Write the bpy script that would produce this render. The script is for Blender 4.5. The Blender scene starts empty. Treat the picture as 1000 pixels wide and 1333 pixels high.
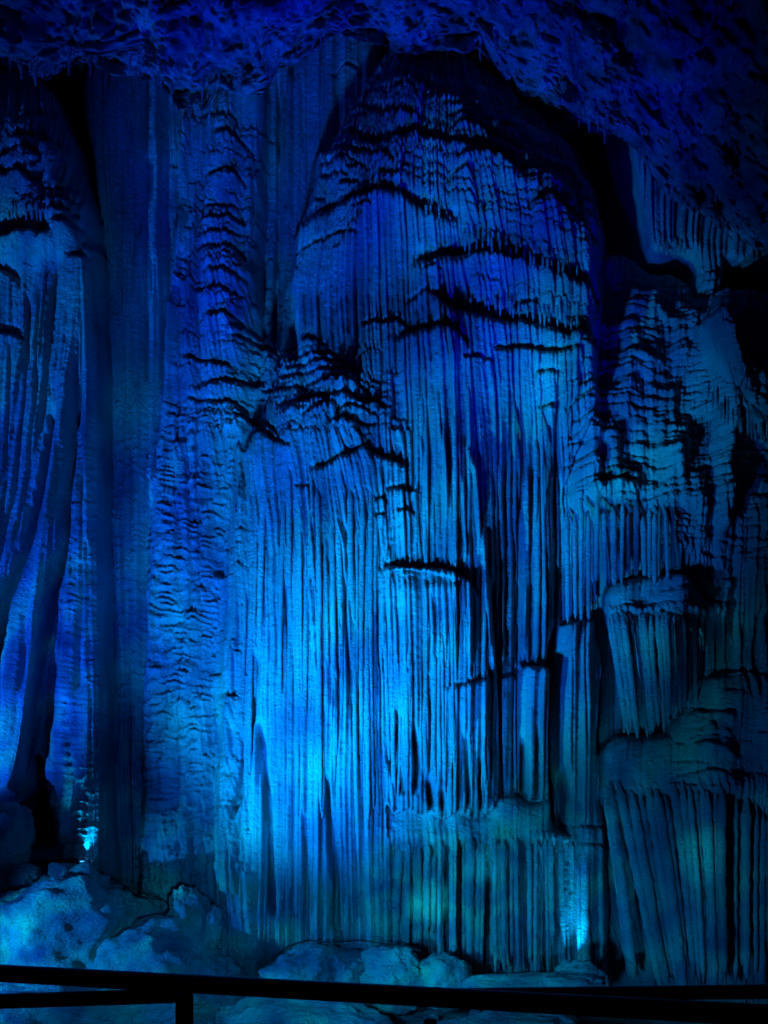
import bpy, math, random
import numpy as np

# ------------------------------------------------------------------ camera
scene = bpy.context.scene
FPX, HOR, CAMZ, Y0 = 1154.0, 1060.0, 1.6, 14.0      # focal length in photo pixels, horizon row, eye height, back wall distance
cam_d = bpy.data.cameras.new('camera'); cam = bpy.data.objects.new('camera', cam_d)
scene.collection.objects.link(cam); scene.camera = cam
cam.location = (0, 0, CAMZ); cam.rotation_euler = (math.radians(90), 0, 0)
cam_d.sensor_fit = 'VERTICAL'; cam_d.sensor_height = 36.0
cam_d.lens = 36.0 * FPX / 1333.0
cam_d.shift_y = (HOR - 666.5) / 1333.0
cam_d.clip_start = 0.05; cam_d.clip_end = 200

def P(u, v, Y):
    return ((u - 500.0) * Y / FPX, Y, CAMZ + (HOR - v) * Y / FPX)

# ------------------------------------------------------------------ world (closed cave: almost no ambient light)
world = bpy.data.worlds.new('World'); scene.world = world; world.use_nodes = True
bg = world.node_tree.nodes['Background']
bg.inputs['Color'].default_value = (0.0, 0.04, 1.0, 1); bg.inputs['Strength'].default_value = 0.010

scene.view_settings.view_transform = 'Standard'; scene.view_settings.look = 'None'
scene.view_settings.gamma = 1.0; scene.view_settings.exposure = 0.0; scene.view_settings.use_curve_mapping = False
scene.cycles.use_denoising = True
scene.cycles.max_bounces = 4; scene.cycles.diffuse_bounces = 3; scene.cycles.glossy_bounces = 2
scene.cycles.use_light_tree = True
scene.cycles.sample_clamp_indirect = 3.0

# ------------------------------------------------------------------ show lamps and added fill lamps (the cave is lit by coloured floods with ripple filters)
def lamp(name, pos, target, energy, colour, size_deg, blend=0.6, radius=0.08, gobo=None):
    d = bpy.data.lights.new(name, 'SPOT'); o = bpy.data.objects.new(name, d)
    scene.collection.objects.link(o); o.location = pos
    from mathutils import Vector
    dirv = Vector(target) - Vector(pos)
    o.rotation_euler = dirv.to_track_quat('-Z', 'Y').to_euler()
    d.energy = energy; d.color = colour; d.spot_size = math.radians(size_deg); d.spot_blend = blend
    d.shadow_soft_size = radius
    if gobo:
        c_lo, c_mid, c_hi, sc, seed = gobo
        d.use_nodes = True; nt = d.node_tree
        em = nt.nodes['Emission']
        tc = nt.nodes.new('ShaderNodeTexCoord')
        mp = nt.nodes.new('ShaderNodeMapping'); mp.inputs['Location'].default_value = (seed, seed * 1.7, seed * .3)
        mp.inputs['Scale'].default_value = (sc, sc, sc * .75)
        n = nt.nodes.new('ShaderNodeTexNoise'); n.inputs['Scale'].default_value = 1.0
        n.inputs['Detail'].default_value = 4.0; n.inputs['Roughness'].default_value = .6
        n.inputs['Distortion'].default_value = .5
        r = nt.nodes.new('ShaderNodeValToRGB')
        e = r.color_ramp.elements
        e[0].position = .34; e[0].color = (*c_lo, 1); e[1].position = .68; e[1].color = (*c_hi, 1)
        m = e.new(.5); m.color = (*c_mid, 1)
        nt.links.new(tc.outputs['Normal'], mp.inputs['Vector']); nt.links.new(mp.outputs['Vector'], n.inputs['Vector'])
        nt.links.new(n.outputs['Fac'], r.inputs['Fac']); nt.links.new(r.outputs['Color'], em.inputs['Color'])
    return o

lamp('ripple_floodlight', (-2.2, 6.5, -0.7), (-0.1, 13.0, 5.7), 9800, (1, 1, 1), 61, .9, .30, ((0, .010, .30), (0, .10, .78), (0, .42, 1.1), 11.0, 3.1))
lamp('left_ripple_floodlight', (-8.4, 8.2, -0.4), (-6.0, 12.5, 5.0), 8500, (1, 1, 1), 60, .8, .06, ((0, .008, .26), (0, .08, .85), (0, .26, .95), 9.0, 6.4))
lamp('centre_floodlight', (-4.6, 6.7, -0.4), (0.15, 12, 3.8), 7600, (1, 1, 1), 42, 1.0, .22, ((0, .14, .7), (0, .36, 1.0), (0, .80, 1.1), 15.0, 8.3))
lamp('column_floodlight', (-1.4, 7.0, -0.5), (-4.1, 13.0, 4.4), 520, (1, 1, 1), 60, .9, .05, ((0, .006, .16), (0, .05, .55), (0, .26, .8), 12.0, 18.3))
lamp('teal_floodlight', (1.0, 6.8, -0.5), (4.5, 12.3, 1.0), 1300, (1, 1, 1), 56, .8, .16, ((0, .02, .16), (0, .11, .40), (0, .32, .46), 13.0, 5.7))
lamp('base_floodlight', (-7.0, 8.3, 0.3), (-2.6, 11.6, -0.5), 2600, (1, 1, 1), 56, .9, .08, ((0, .02, .32), (0, .15, .66), (0, .50, .85), 14.0, 12.9))
lamp('added_pillar_fill', (-4.6, 7.2, -0.4), P(95, 800, 12.6), 1100, (1, 1, 1), 26, 1.0, .06, ((0, .01, .5), (0, .07, .9), (0, .40, 1.0), 16.0, 4.4))  # added lamp, brightens the pillar that the left flood leaves dark
lamp('added_bank_fill', (-1.0, 5.6, 0.6), (-0.9, 10.6, -1.0), 1000, (1, 1, 1), 84, 1.0, .15, ((0, .03, .34), (0, .16, .62), (0, .50, .80), 12.0, 15.2))  # added soft fill for the dark ground below the railing
lamp('added_foot_fill', (-1.2, 6.8, 0.2), P(640, 1165, 12), 1100, (1, 1, 1), 40, 1.0, .06, ((0, .05, .40), (0, .30, .75), (0, .75, .85), 22.0, 1.9))  # added lamp to brighten the organ pipe base
lamp('added_accent_spot', (0.2, 7.4, -0.4), P(557, 1175, 11.9), 1500, (1, 1, 1), 9, 1.0, .05, ((0, .10, .25), (0, .5, .6), (.02, .95, .85), 60.0, 4.9))  # added narrow lamp that makes the turquoise patch on the organ pipes
lamp('added_accent_spot', (0.9, 7.4, -0.4), P(632, 1118, 11.9), 650, (.0, .55, 1.0), 8, 1.0, .05)  # added narrow lamp for the second bright patch
lamp('added_accent_spot', (1.2, 7.4, -0.4), P(935, 1095, 11.8), 500, (.0, .55, .70), 10, 1.0, .05)  # added narrow lamp, brightens a spot on the lower mushroom cap
lamp('ceiling_floodlight', (3.0, 8.2, -0.4), (1.3, 11.4, 11.0), 6800, (.004, .006, 1.0), 34, 1.0, .12, ((0.001, .001, .08), (.004, .005, .6), (.008, .010, 1.0), 8.0, 2.2))
lamp('ceiling_side_floodlight', (-2.4, 8.8, -0.4), (-1.4, 11.5, 12.4), 7500, (.004, .006, 1.0), 36, 1.0, .12, ((0.001, .001, .10), (.004, .005, .7), (.008, .010, 1.0), 9.0, 7.2))

# ------------------------------------------------------------------ helpers
rng = np.random.default_rng(11); random.seed(7)
_tabs = {}
def _tab(seed, n=256):
    if seed not in _tabs: _tabs[seed] = np.random.default_rng(seed).random((n, n)).astype(np.float32)
    return _tabs[seed]
def vn(x, y, seed=0):
    t = _tab(seed); xi = np.floor(x).astype(np.int32); yi = np.floor(y).astype(np.int32)
    fx = x - xi; fy = y - yi; fx = fx * fx * (3 - 2 * fx); fy = fy * fy * (3 - 2 * fy)
    a, b = t[xi & 255, yi & 255], t[(xi + 1) & 255, yi & 255]
    c, d = t[xi & 255, (yi + 1) & 255], t[(xi + 1) & 255, (yi + 1) & 255]
    return (a + (b - a) * fx) * (1 - fy) + (c + (d - c) * fx) * fy
def fbm(x, y, o=4, seed=0, g=.5):
    s = 0; a = 1; n = 0
    for k in range(o):
        s = s + a * vn(x * 2 ** k + 17.3 * k, y * 2 ** k + 5.1 * k, seed + k); n += a; a *= g
    return s / n * 2 - 1
def vn3(x, y, z, seed=0):
    zi = np.floor(z).astype(np.int32); fz = z - zi; fz = fz * fz * (3 - 2 * fz)
    return vn(x + zi * 31.7, y + zi * 17.9, seed) * (1 - fz) + vn(x + (zi + 1) * 31.7, y + (zi + 1) * 17.9, seed) * fz
def fbm3(x, y, z, o=4, seed=0, g=.5):
    s = 0; a = 1; n = 0
    for k in range(o):
        f = 2 ** k; s = s + a * vn3(x * f + 11 * k, y * f + 7 * k, z * f + 3 * k, seed + k); n += a; a *= g
    return s / n * 2 - 1
def sm(x, a, b):
    t = np.clip((x - a) / (b - a), 0, 1); return t * t * (3 - 2 * t)

def mesh_obj(name, co, faces, mat, parent=None, smooth=True):
    me = bpy.data.meshes.new(name)
    co = np.ascontiguousarray(co, dtype=np.float32); faces = np.ascontiguousarray(faces, dtype=np.int32)
    k = faces.shape[1]
    me.vertices.add(len(co)); me.vertices.foreach_set('co', co.ravel())
    me.loops.add(faces.size); me.loops.foreach_set('vertex_index', faces.ravel())
    me.polygons.add(len(faces))
    me.polygons.foreach_set('loop_start', np.arange(0, faces.size, k, dtype=np.int32))
    me.update(calc_edges=True)
    me.polygons.foreach_set('use_smooth', np.full(len(faces), smooth, dtype=bool))
    if mat: me.materials.append(mat)
    o = bpy.data.objects.new(name, me); scene.collection.objects.link(o)
    if parent is not None: o.parent = parent
    return o
def grid_faces(nv, nu):
    i = np.arange(nv * nu).reshape(nv, nu)
    return np.stack([i[:-1, :-1], i[1:, :-1], i[1:, 1:], i[:-1, 1:]], -1).reshape(-1, 4)
def root(name, label, cat, group=None, loc=(0, 0, 0)):
    o = bpy.data.objects.new(name, None); scene.collection.objects.link(o); o.location = loc
    o['label'] = label; o['category'] = cat
    if group: o['group'] = group
    return o
def tag(o, label, cat, group=None):
    o['label'] = label; o['category'] = cat
    if group: o['group'] = group
    return o

# ------------------------------------------------------------------ materials
def stone(name, c1, c2, rough, sx, sz, bump, fine, spec=.5):
    m = bpy.data.materials.new(name); m.use_nodes = True; nt = m.node_tree; N = nt.nodes; L = nt.links
    b = N['Principled BSDF']
    geo = N.new('ShaderNodeNewGeometry')
    mp = N.new('ShaderNodeMapping'); mp.inputs['Scale'].default_value = (sx, sx, sz); L.new(geo.outputs['Position'], mp.inputs['Vector'])
    n1 = N.new('ShaderNodeTexNoise'); n1.inputs['Scale'].default_value = .9; n1.inputs['Detail'].default_value = 6; n1.inputs['Roughness'].default_value = .6
    L.new(mp.outputs['Vector'], n1.inputs['Vector'])
    r = N.new('ShaderNodeValToRGB'); r.color_ramp.elements[0].position = .35; r.color_ramp.elements[0].color = (*c1, 1)
    r.color_ramp.elements[1].position = .65; r.color_ramp.elements[1].color = (*c2, 1)
    L.new(n1.outputs['Fac'], r.inputs['Fac']); L.new(r.outputs['Color'], b.inputs['Base Color'])
    # fine calcite grain and crossing growth ripples
    n2 = N.new('ShaderNodeTexNoise'); n2.inputs['Scale'].default_value = fine; n2.inputs['Detail'].default_value = 5; n2.inputs['Roughness'].default_value = .62
    mp2 = N.new('ShaderNodeMapping'); mp2.inputs['Scale'].default_value = (1, 1, 1.6); L.new(geo.outputs['Position'], mp2.inputs['Vector'])
    L.new(mp2.outputs['Vector'], n2.inputs['Vector'])
    n3 = N.new('ShaderNodeTexNoise'); n3.inputs['Scale'].default_value = 1; n3.inputs['Detail'].default_value = 3
    mp3 = N.new('ShaderNodeMapping'); mp3.inputs['Scale'].default_value = (9, 9, 26); L.new(geo.outputs['Position'], mp3.inputs['Vector'])
    L.new(mp3.outputs['Vector'], n3.inputs['Vector'])
    mx = N.new('ShaderNodeMath'); mx.operation = 'MULTIPLY_ADD'; L.new(n3.outputs['Fac'], mx.inputs[0]); mx.inputs[1].default_value = .45; L.new(n2.outputs['Fac'], mx.inputs[2])
    bp = N.new('ShaderNodeBump'); bp.inputs['Strength'].default_value = 1.0; bp.inputs['Distance'].default_value = bump
    L.new(mx.outputs['Value'], bp.inputs['Height']); L.new(bp.outputs['Normal'], b.inputs['Normal'])
    rr = N.new('ShaderNodeMapRange'); rr.inputs['To Min'].default_value = rough - .12; rr.inputs['To Max'].default_value = rough + .18
    L.new(n2.outputs['Fac'], rr.inputs['Value']); L.new(rr.outputs['Result'], b.inputs['Roughness'])
    b.inputs['Specular IOR Level'].default_value = spec
    return m
M_FLOW = stone('flowstone', (.20, .22, .22), (.46, .46, .42), .40, 3.0, .35, .060, 26)
M_WALL = stone('wall_limestone', (.16, .18, .19), (.36, .36, .34), .48, 2.6, .45, .050, 24)
M_CEIL = stone('ceiling_limestone', (.10, .10, .11), (.40, .38, .38), .7, 2.5, 2.5, .07, 18, .4)
M_ROCK = stone('boulder_limestone', (.18, .20, .19), (.46, .46, .40), .5, 1.9, 1.9, .07, 22)
def flat(name, col, rough, metal=0.0, emit=None, es=0):
    m = bpy.data.materials.new(name); m.use_nodes = True; b = m.node_tree.nodes['Principled BSDF']
    N = m.node_tree.nodes; L = m.node_tree.links
    n = N.new('ShaderNodeTexNoise'); n.inputs['Scale'].default_value = 25; n.inputs['Detail'].default_value = 4
    mr = N.new('ShaderNodeMapRange'); mr.inputs['To Min'].default_value = rough - .08; mr.inputs['To Max'].default_value = rough + .12
    L.new(n.outputs['Fac'], mr.inputs['Value']); L.new(mr.outputs['Result'], b.inputs['Roughness'])
    b.inputs['Base Color'].default_value = (*col, 1); b.inputs['Metallic'].default_value = metal
    if emit: b.inputs['Emission Color'].default_value = (*emit, 1); b.inputs['Emission Strength'].default_value = es
    return m
M_RAIL = flat('black_painted_steel', (.012, .012, .014), .42)
M_LAMP = flat('dark_lamp_housing', (.02, .02, .024), .5)
M_GLOW = flat('lit_lamp_lens', (.1, .3, .8), .3, 0, (.04, .34, 1.0), 2.5)
M_LENS = flat('unlit_lamp_lens', (.05, .06, .08), .15)
M_CABLE = flat('black_cable_rubber', (.01, .01, .01), .6)
M_DECK = flat('walkway_concrete', (.12, .12, .12), .8)

# ------------------------------------------------------------------ rock relief of the show wall
ST = 1.3
U1 = np.concatenate([np.arange(-260, -20, 5.0), np.arange(-20, 1020, ST), np.arange(1020, 1262, 5.0)])
V1 = np.arange(-70, 1332, ST)
U, V = np.meshgrid(U1, V1); U = U.astype(np.float32); V = V.astype(np.float32)
NV, NU = U.shape
CS = 4.0
CU1 = np.arange(-264, 1270, CS); CV1 = np.arange(-76, 1340, CS); CU, CV = np.meshgrid(CU1, CV1)

def up(c):        # coarse field to the fine grid
    x = (U - CU1[0]) / CS; y = (V - CV1[0]) / CS
    xi = x.astype(np.int32); yi = y.astype(np.int32); fx = x - xi; fy = y - yi
    return ((c[yi, xi] * (1 - fx) + c[yi, xi + 1] * fx) * (1 - fy) + (c[yi + 1, xi] * (1 - fx) + c[yi + 1, xi + 1] * fx) * fy).astype(np.float32)
def sdf(poly):
    p = np.array(poly, float); d = np.full(CU.shape, 1e9); inside = np.zeros(CU.shape, bool)
    wu = CU + 5 * fbm(CU / 40, CV / 70, 2, 91); wv = CV + 5 * fbm(CU / 45, CV / 45, 2, 95)
    for a, b in zip(p, np.roll(p, -1, 0)):
        e = b - a; wx = wu - a[0]; wy = wv - a[1]
        t = np.clip((wx * e[0] + wy * e[1]) / max(e @ e, 1e-9), 0, 1)
        d = np.minimum(d, (wx - e[0] * t) ** 2 + (wy - e[1] * t) ** 2)
        c = (a[1] <= wv) != (b[1] <= wv)
        with np.errstate(divide='ignore', invalid='ignore'):
            xi = a[0] + (wv - a[1]) / (b[1] - a[1] + 1e-12) * (b[0] - a[0])
        inside ^= c & (wu < xi)
    d = np.sqrt(d); return np.where(inside, d, -d)

# name, polygon, base (m out of the back wall), bulge, rounding radius (px), slope (m/px below top), flutes (fine, mid, broad), flow
FORM = [
 ('cave_wall', None, 0, 0, 1, 0, (.3, .6, 1.0), None),
 ('tall_flat_column', [(128,-80),(240,-80),(236,300),(215,600),(200,900),(200,1210),(140,1210),(140,900),(132,600),(125,300)], .45, .35, 55, 0, (.9, .5, .8), None),
 ('scalloped_column', [(240,100),(345,90),(338,350),(345,470),(352,560),(332,620),(318,700),(302,900),(294,1240),(190,1240),(195,900),(205,640),(225,400),(238,250)], .85, .45, 60, 0, (.6, .4, .5), None),
 ('smooth_drapery', [(345,-80),(510,-80),(492,120),(440,200),(405,290),(390,380),(400,470),(420,590),(335,600),(345,400),(347,200)], .30, .25, 35, 0, (.4, .4, .9), None),
 ('lobed_flowstone', [(-300,120),(60,130),(85,155),(102,200),(112,240),(128,285),(129,345),(60,365),(-300,365)], 1.0, .6, 55, 0, (.7, .5, .3), 'A'),
 ('leaning_curtain', [(-300,330),(100,330),(86,420),(70,540),(50,650),(18,760),(-6,850),(-30,1000),(-300,1000)], .95, .3, 18, 0, (.7, .6, .9), 'A'),
 ('blade_drapery', [(80,330),(125,330),(106,450),(98,560),(90,640),(76,740),(58,860),(45,960),(34,1030),(10,1044),(8,940),(18,860),(38,760),(62,640),(72,540)], 1.15, .3, 16, 0, (.5, .3, .7), 'A'),
 ('rippled_pillar', [(100,330),(132,330),(139,700),(141,900),(148,1190),(108,1150),(88,1000),(86,760),(98,640),(106,540)], 1.12, .38, 24, 0, (.5, .3, .6), None),
 ('great_dome', [(512,88),(545,90),(600,98),(640,118),(690,158),(735,213),(765,268),(782,330),(788,400),(790,480),(760,560),(735,640),(730,800),(722,1075),(500,1075),(480,900),(390,500),(385,380),(392,320),(420,222),(450,180),(480,122),(498,100)], .95, .55, 48, .0005, (1.0, .8, .3), 'E'),
 ('bright_mound', [(398,446),(430,453),(470,488),(502,538),(532,603),(548,700),(540,760),(520,900),(515,1060),(510,1246),(288,1246),(284,1100),(292,900),(302,750),(322,600),(345,565),(366,480)], 1.48, .48, 75, .0006, (.9, 1.0, .4), 'F'),
 ('skirted_tier', [(497,738),(590,740),(615,760),(632,820),(642,870),(648,1062),(505,1072),(500,900)], 1.75, .4, 28, 0, (.6, 1.0, .6), None),
 ('square_topped_stub', [(675,866),(715,870),(719,930),(717,1062),(672,1062)], 1.6, .3, 15, 0, (.3, .6, .9), None),
 ('organ_pipe_base', [(500,1038),(515,1058),(530,1046),(545,1058),(560,1050),(578,1064),(595,1040),(612,1064),(632,1062),(645,1038),(665,1034),(690,1044),(716,1042),(722,1078),(742,1085),(770,1266),(740,1274),(640,1266),(600,1246),(500,1240)], 1.95, .35, 32, 0, (.2, .9, .4), None),
 ('terraced_slope', [(735,520),(745,480),(780,392),(788,335),(830,345),(905,385),(960,400),(1300,380),(1300,1000),(780,1000),(770,815),(724,815),(722,620)], .95, .3, 60, .0009, (.7, .7, .3), None),
 ('slender_pipes', [(724,812),(770,812),(784,880),(780,980),(784,1290),(738,1290),(726,1080),(724,950),(722,830)], 1.58, .3, 26, 0, (.3, .7, 1.1), None),
 ('fringed_lobe', [(902,455),(930,400),(1300,380),(1300,640),(1000,588),(965,572),(932,548),(914,512)], 1.7, .45, 35, 0, (1.0, .6, .3), None),
 ('ceiling_drapery', [(806,190),(852,210),(880,262),(930,290),(1000,318),(1300,330),(1300,400),(1000,372),(944,350),(934,402),(905,388),(896,342),(836,340),(822,300)], 1.05, .3, 16, 0, (.6, 1.1, .6), None),
 ('upper_mushroom_cap', [(778,780),(795,762),(830,754),(870,756),(910,785),(935,795),(938,850),(912,888),(872,955),(800,970),(785,880)], 1.42, .5, 48, 0, (.3, .8, .5), 'J'),
 ('lower_mushroom_cap', [(780,975),(800,958),(860,952),(885,920),(910,880),(960,868),(1300,870),(1300,1330),(780,1330)], 1.55, .75, 80, 0, (.3, .9, .4), 'K'),
]
VOIDS = [([(70,100),(122,60),(124,250),(118,240),(100,190)], .9), ([(676,160),(806,180),(816,300),(832,346),(896,350),(905,400),(985,400),(985,450),(900,450),(790,410),(780,320),(740,215)], 2.2),
         ([(-60,860),(40,760),(92,650),(88,1000),(98,1140),(-60,1140)], 2.2), ([(945,410),(1300,400),(1300,500),(985,440)], 1.0)]
Hs = []
for k, (nm, poly, base, bulge, R, slope, fl, flow) in enumerate(FORM):
    if poly is None:
        h = .12 * fbm(CU / 120, CV / 300, 3, 3)
        for vp, dep in VOIDS:
            s = sdf(vp); h = h - dep * sm(s, -6, 18)
    else:
        s = sdf(poly); top = min(q[1] for q in poly)
        t = np.clip(s / R, 0, 1)
        h = base + bulge * np.sqrt(1 - (1 - t) ** 2) + slope * (CV - top) + np.where(s < 0, s * (.13 if flow == 'A' or nm == 'rippled_pillar' else .055), 0) + .05 * fbm(CU / 60, CV / 160, 3, 30 + k)
        if nm == 'upper_mushroom_cap': h = h - .45 * sm(CV, 798, 835)
        if nm == 'lower_mushroom_cap': h = h - .75 * sm(CV, 1022 - (CU - 780) * .0, 1065) * (1 - sm(CU, 905, 1010) * .6) - .15 * sm(CV, 1235, 1290)
        if nm == 'organ_pipe_base': h = h - .35 * sm(CV, 1084, 1110)
        if nm == 'terraced_slope': h = h - .3 * sm(CV, 655, 690) * (1 - sm(CU, 850, 930)) + .25 * sm(CU, 900, 1000) * sm(CV, 560, 700)
        if nm == 'scalloped_column': h = h + .00075 * np.clip(CV - 500, 0, 750)
        if nm == 'bright_mound': h = h - .42 * (1 - sm(CV, 450, 590)) + np.where((s < 0) & (CU < 340), -s * .030, 0)
        if nm == 'great_dome': h = h - .28 * sm(np.abs(CU - 690), 60, 10) * sm(CV, 500, 620) + .25 * sm(CV, 380, 500) * (1 - sm(CU, 600, 680))
    if nm == 'smooth_drapery': h = h + .85 * sm(CV, 350, 520)
    Hs.append(h)
Hs = np.stack(Hs)
Hc = np.log(np.exp(14 * (Hs - Hs.max(0))).sum(0)) / 14 + Hs.max(0)
IDF = np.zeros(U.shape, np.int8); best = np.full(U.shape, -99, np.float32)
for k in range(len(FORM)):
    hk = up(Hs[k]); w = hk > best; IDF[w] = k; best = np.maximum(best, hk)
HB = up(Hc)
def blur(a, n):
    for ax in (0, 1):
        for _ in range(2):
            c = np.cumsum(np.pad(a, [(n, n) if q == ax else (0, 0) for q in (0, 1)], mode='edge'), axis=ax)
            sl_hi = [slice(None)] * 2; sl_lo = [slice(None)] * 2
            c = np.concatenate([np.zeros_like(np.take(c, [0], ax)), c], ax)
            m = a.shape[ax]; w = 2 * n
            sl_hi[ax] = slice(w, w + m); sl_lo[ax] = slice(0, m)
            a = (c[tuple(sl_hi)] - c[tuple(sl_lo)]) / w
    return a
HSM = up(blur(Hc, 4))
HMAP = HSM

# flow-following coordinate
UF = U.copy()
for k, f in enumerate(FORM):
    m = IDF == k
    u, v = U[m], V[m]
    if f[7] == 'A': UF[m] = u + .15 * np.clip(v - 330, 0, 330) + .10 * np.clip(v - 660, 0, 400) + .45 * np.clip(330 - v, 0, 200) * -1
    if f[7] == 'F':
        w = np.interp(v, [440, 520, 620, 800, 1250], [.35, .7, .92, 1, 1.08]); UF[m] = 400 + (u - 400) / w
    if f[7] == 'E':
        w = np.interp(v, [80, 150, 250, 400, 1250], [.3, .6, .85, 1, 1.0]); UF[m] = 560 + (u - 560) / w
    if f[7] == 'J': UF[m] = u - .16 * np.clip(v - 790, 0, 300) * (1 - sm(u, 850, 930))
    if f[7] == 'K': UF[m] = u - .22 * np.clip(v - 1020, 0, 300) * (1 - sm(u, 860, 980))
UF = UF + 2.2 * fbm(U / 45, V / 150, 2, 51) + .8 * fbm(U / 12, V / 50, 2, 57)

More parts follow.
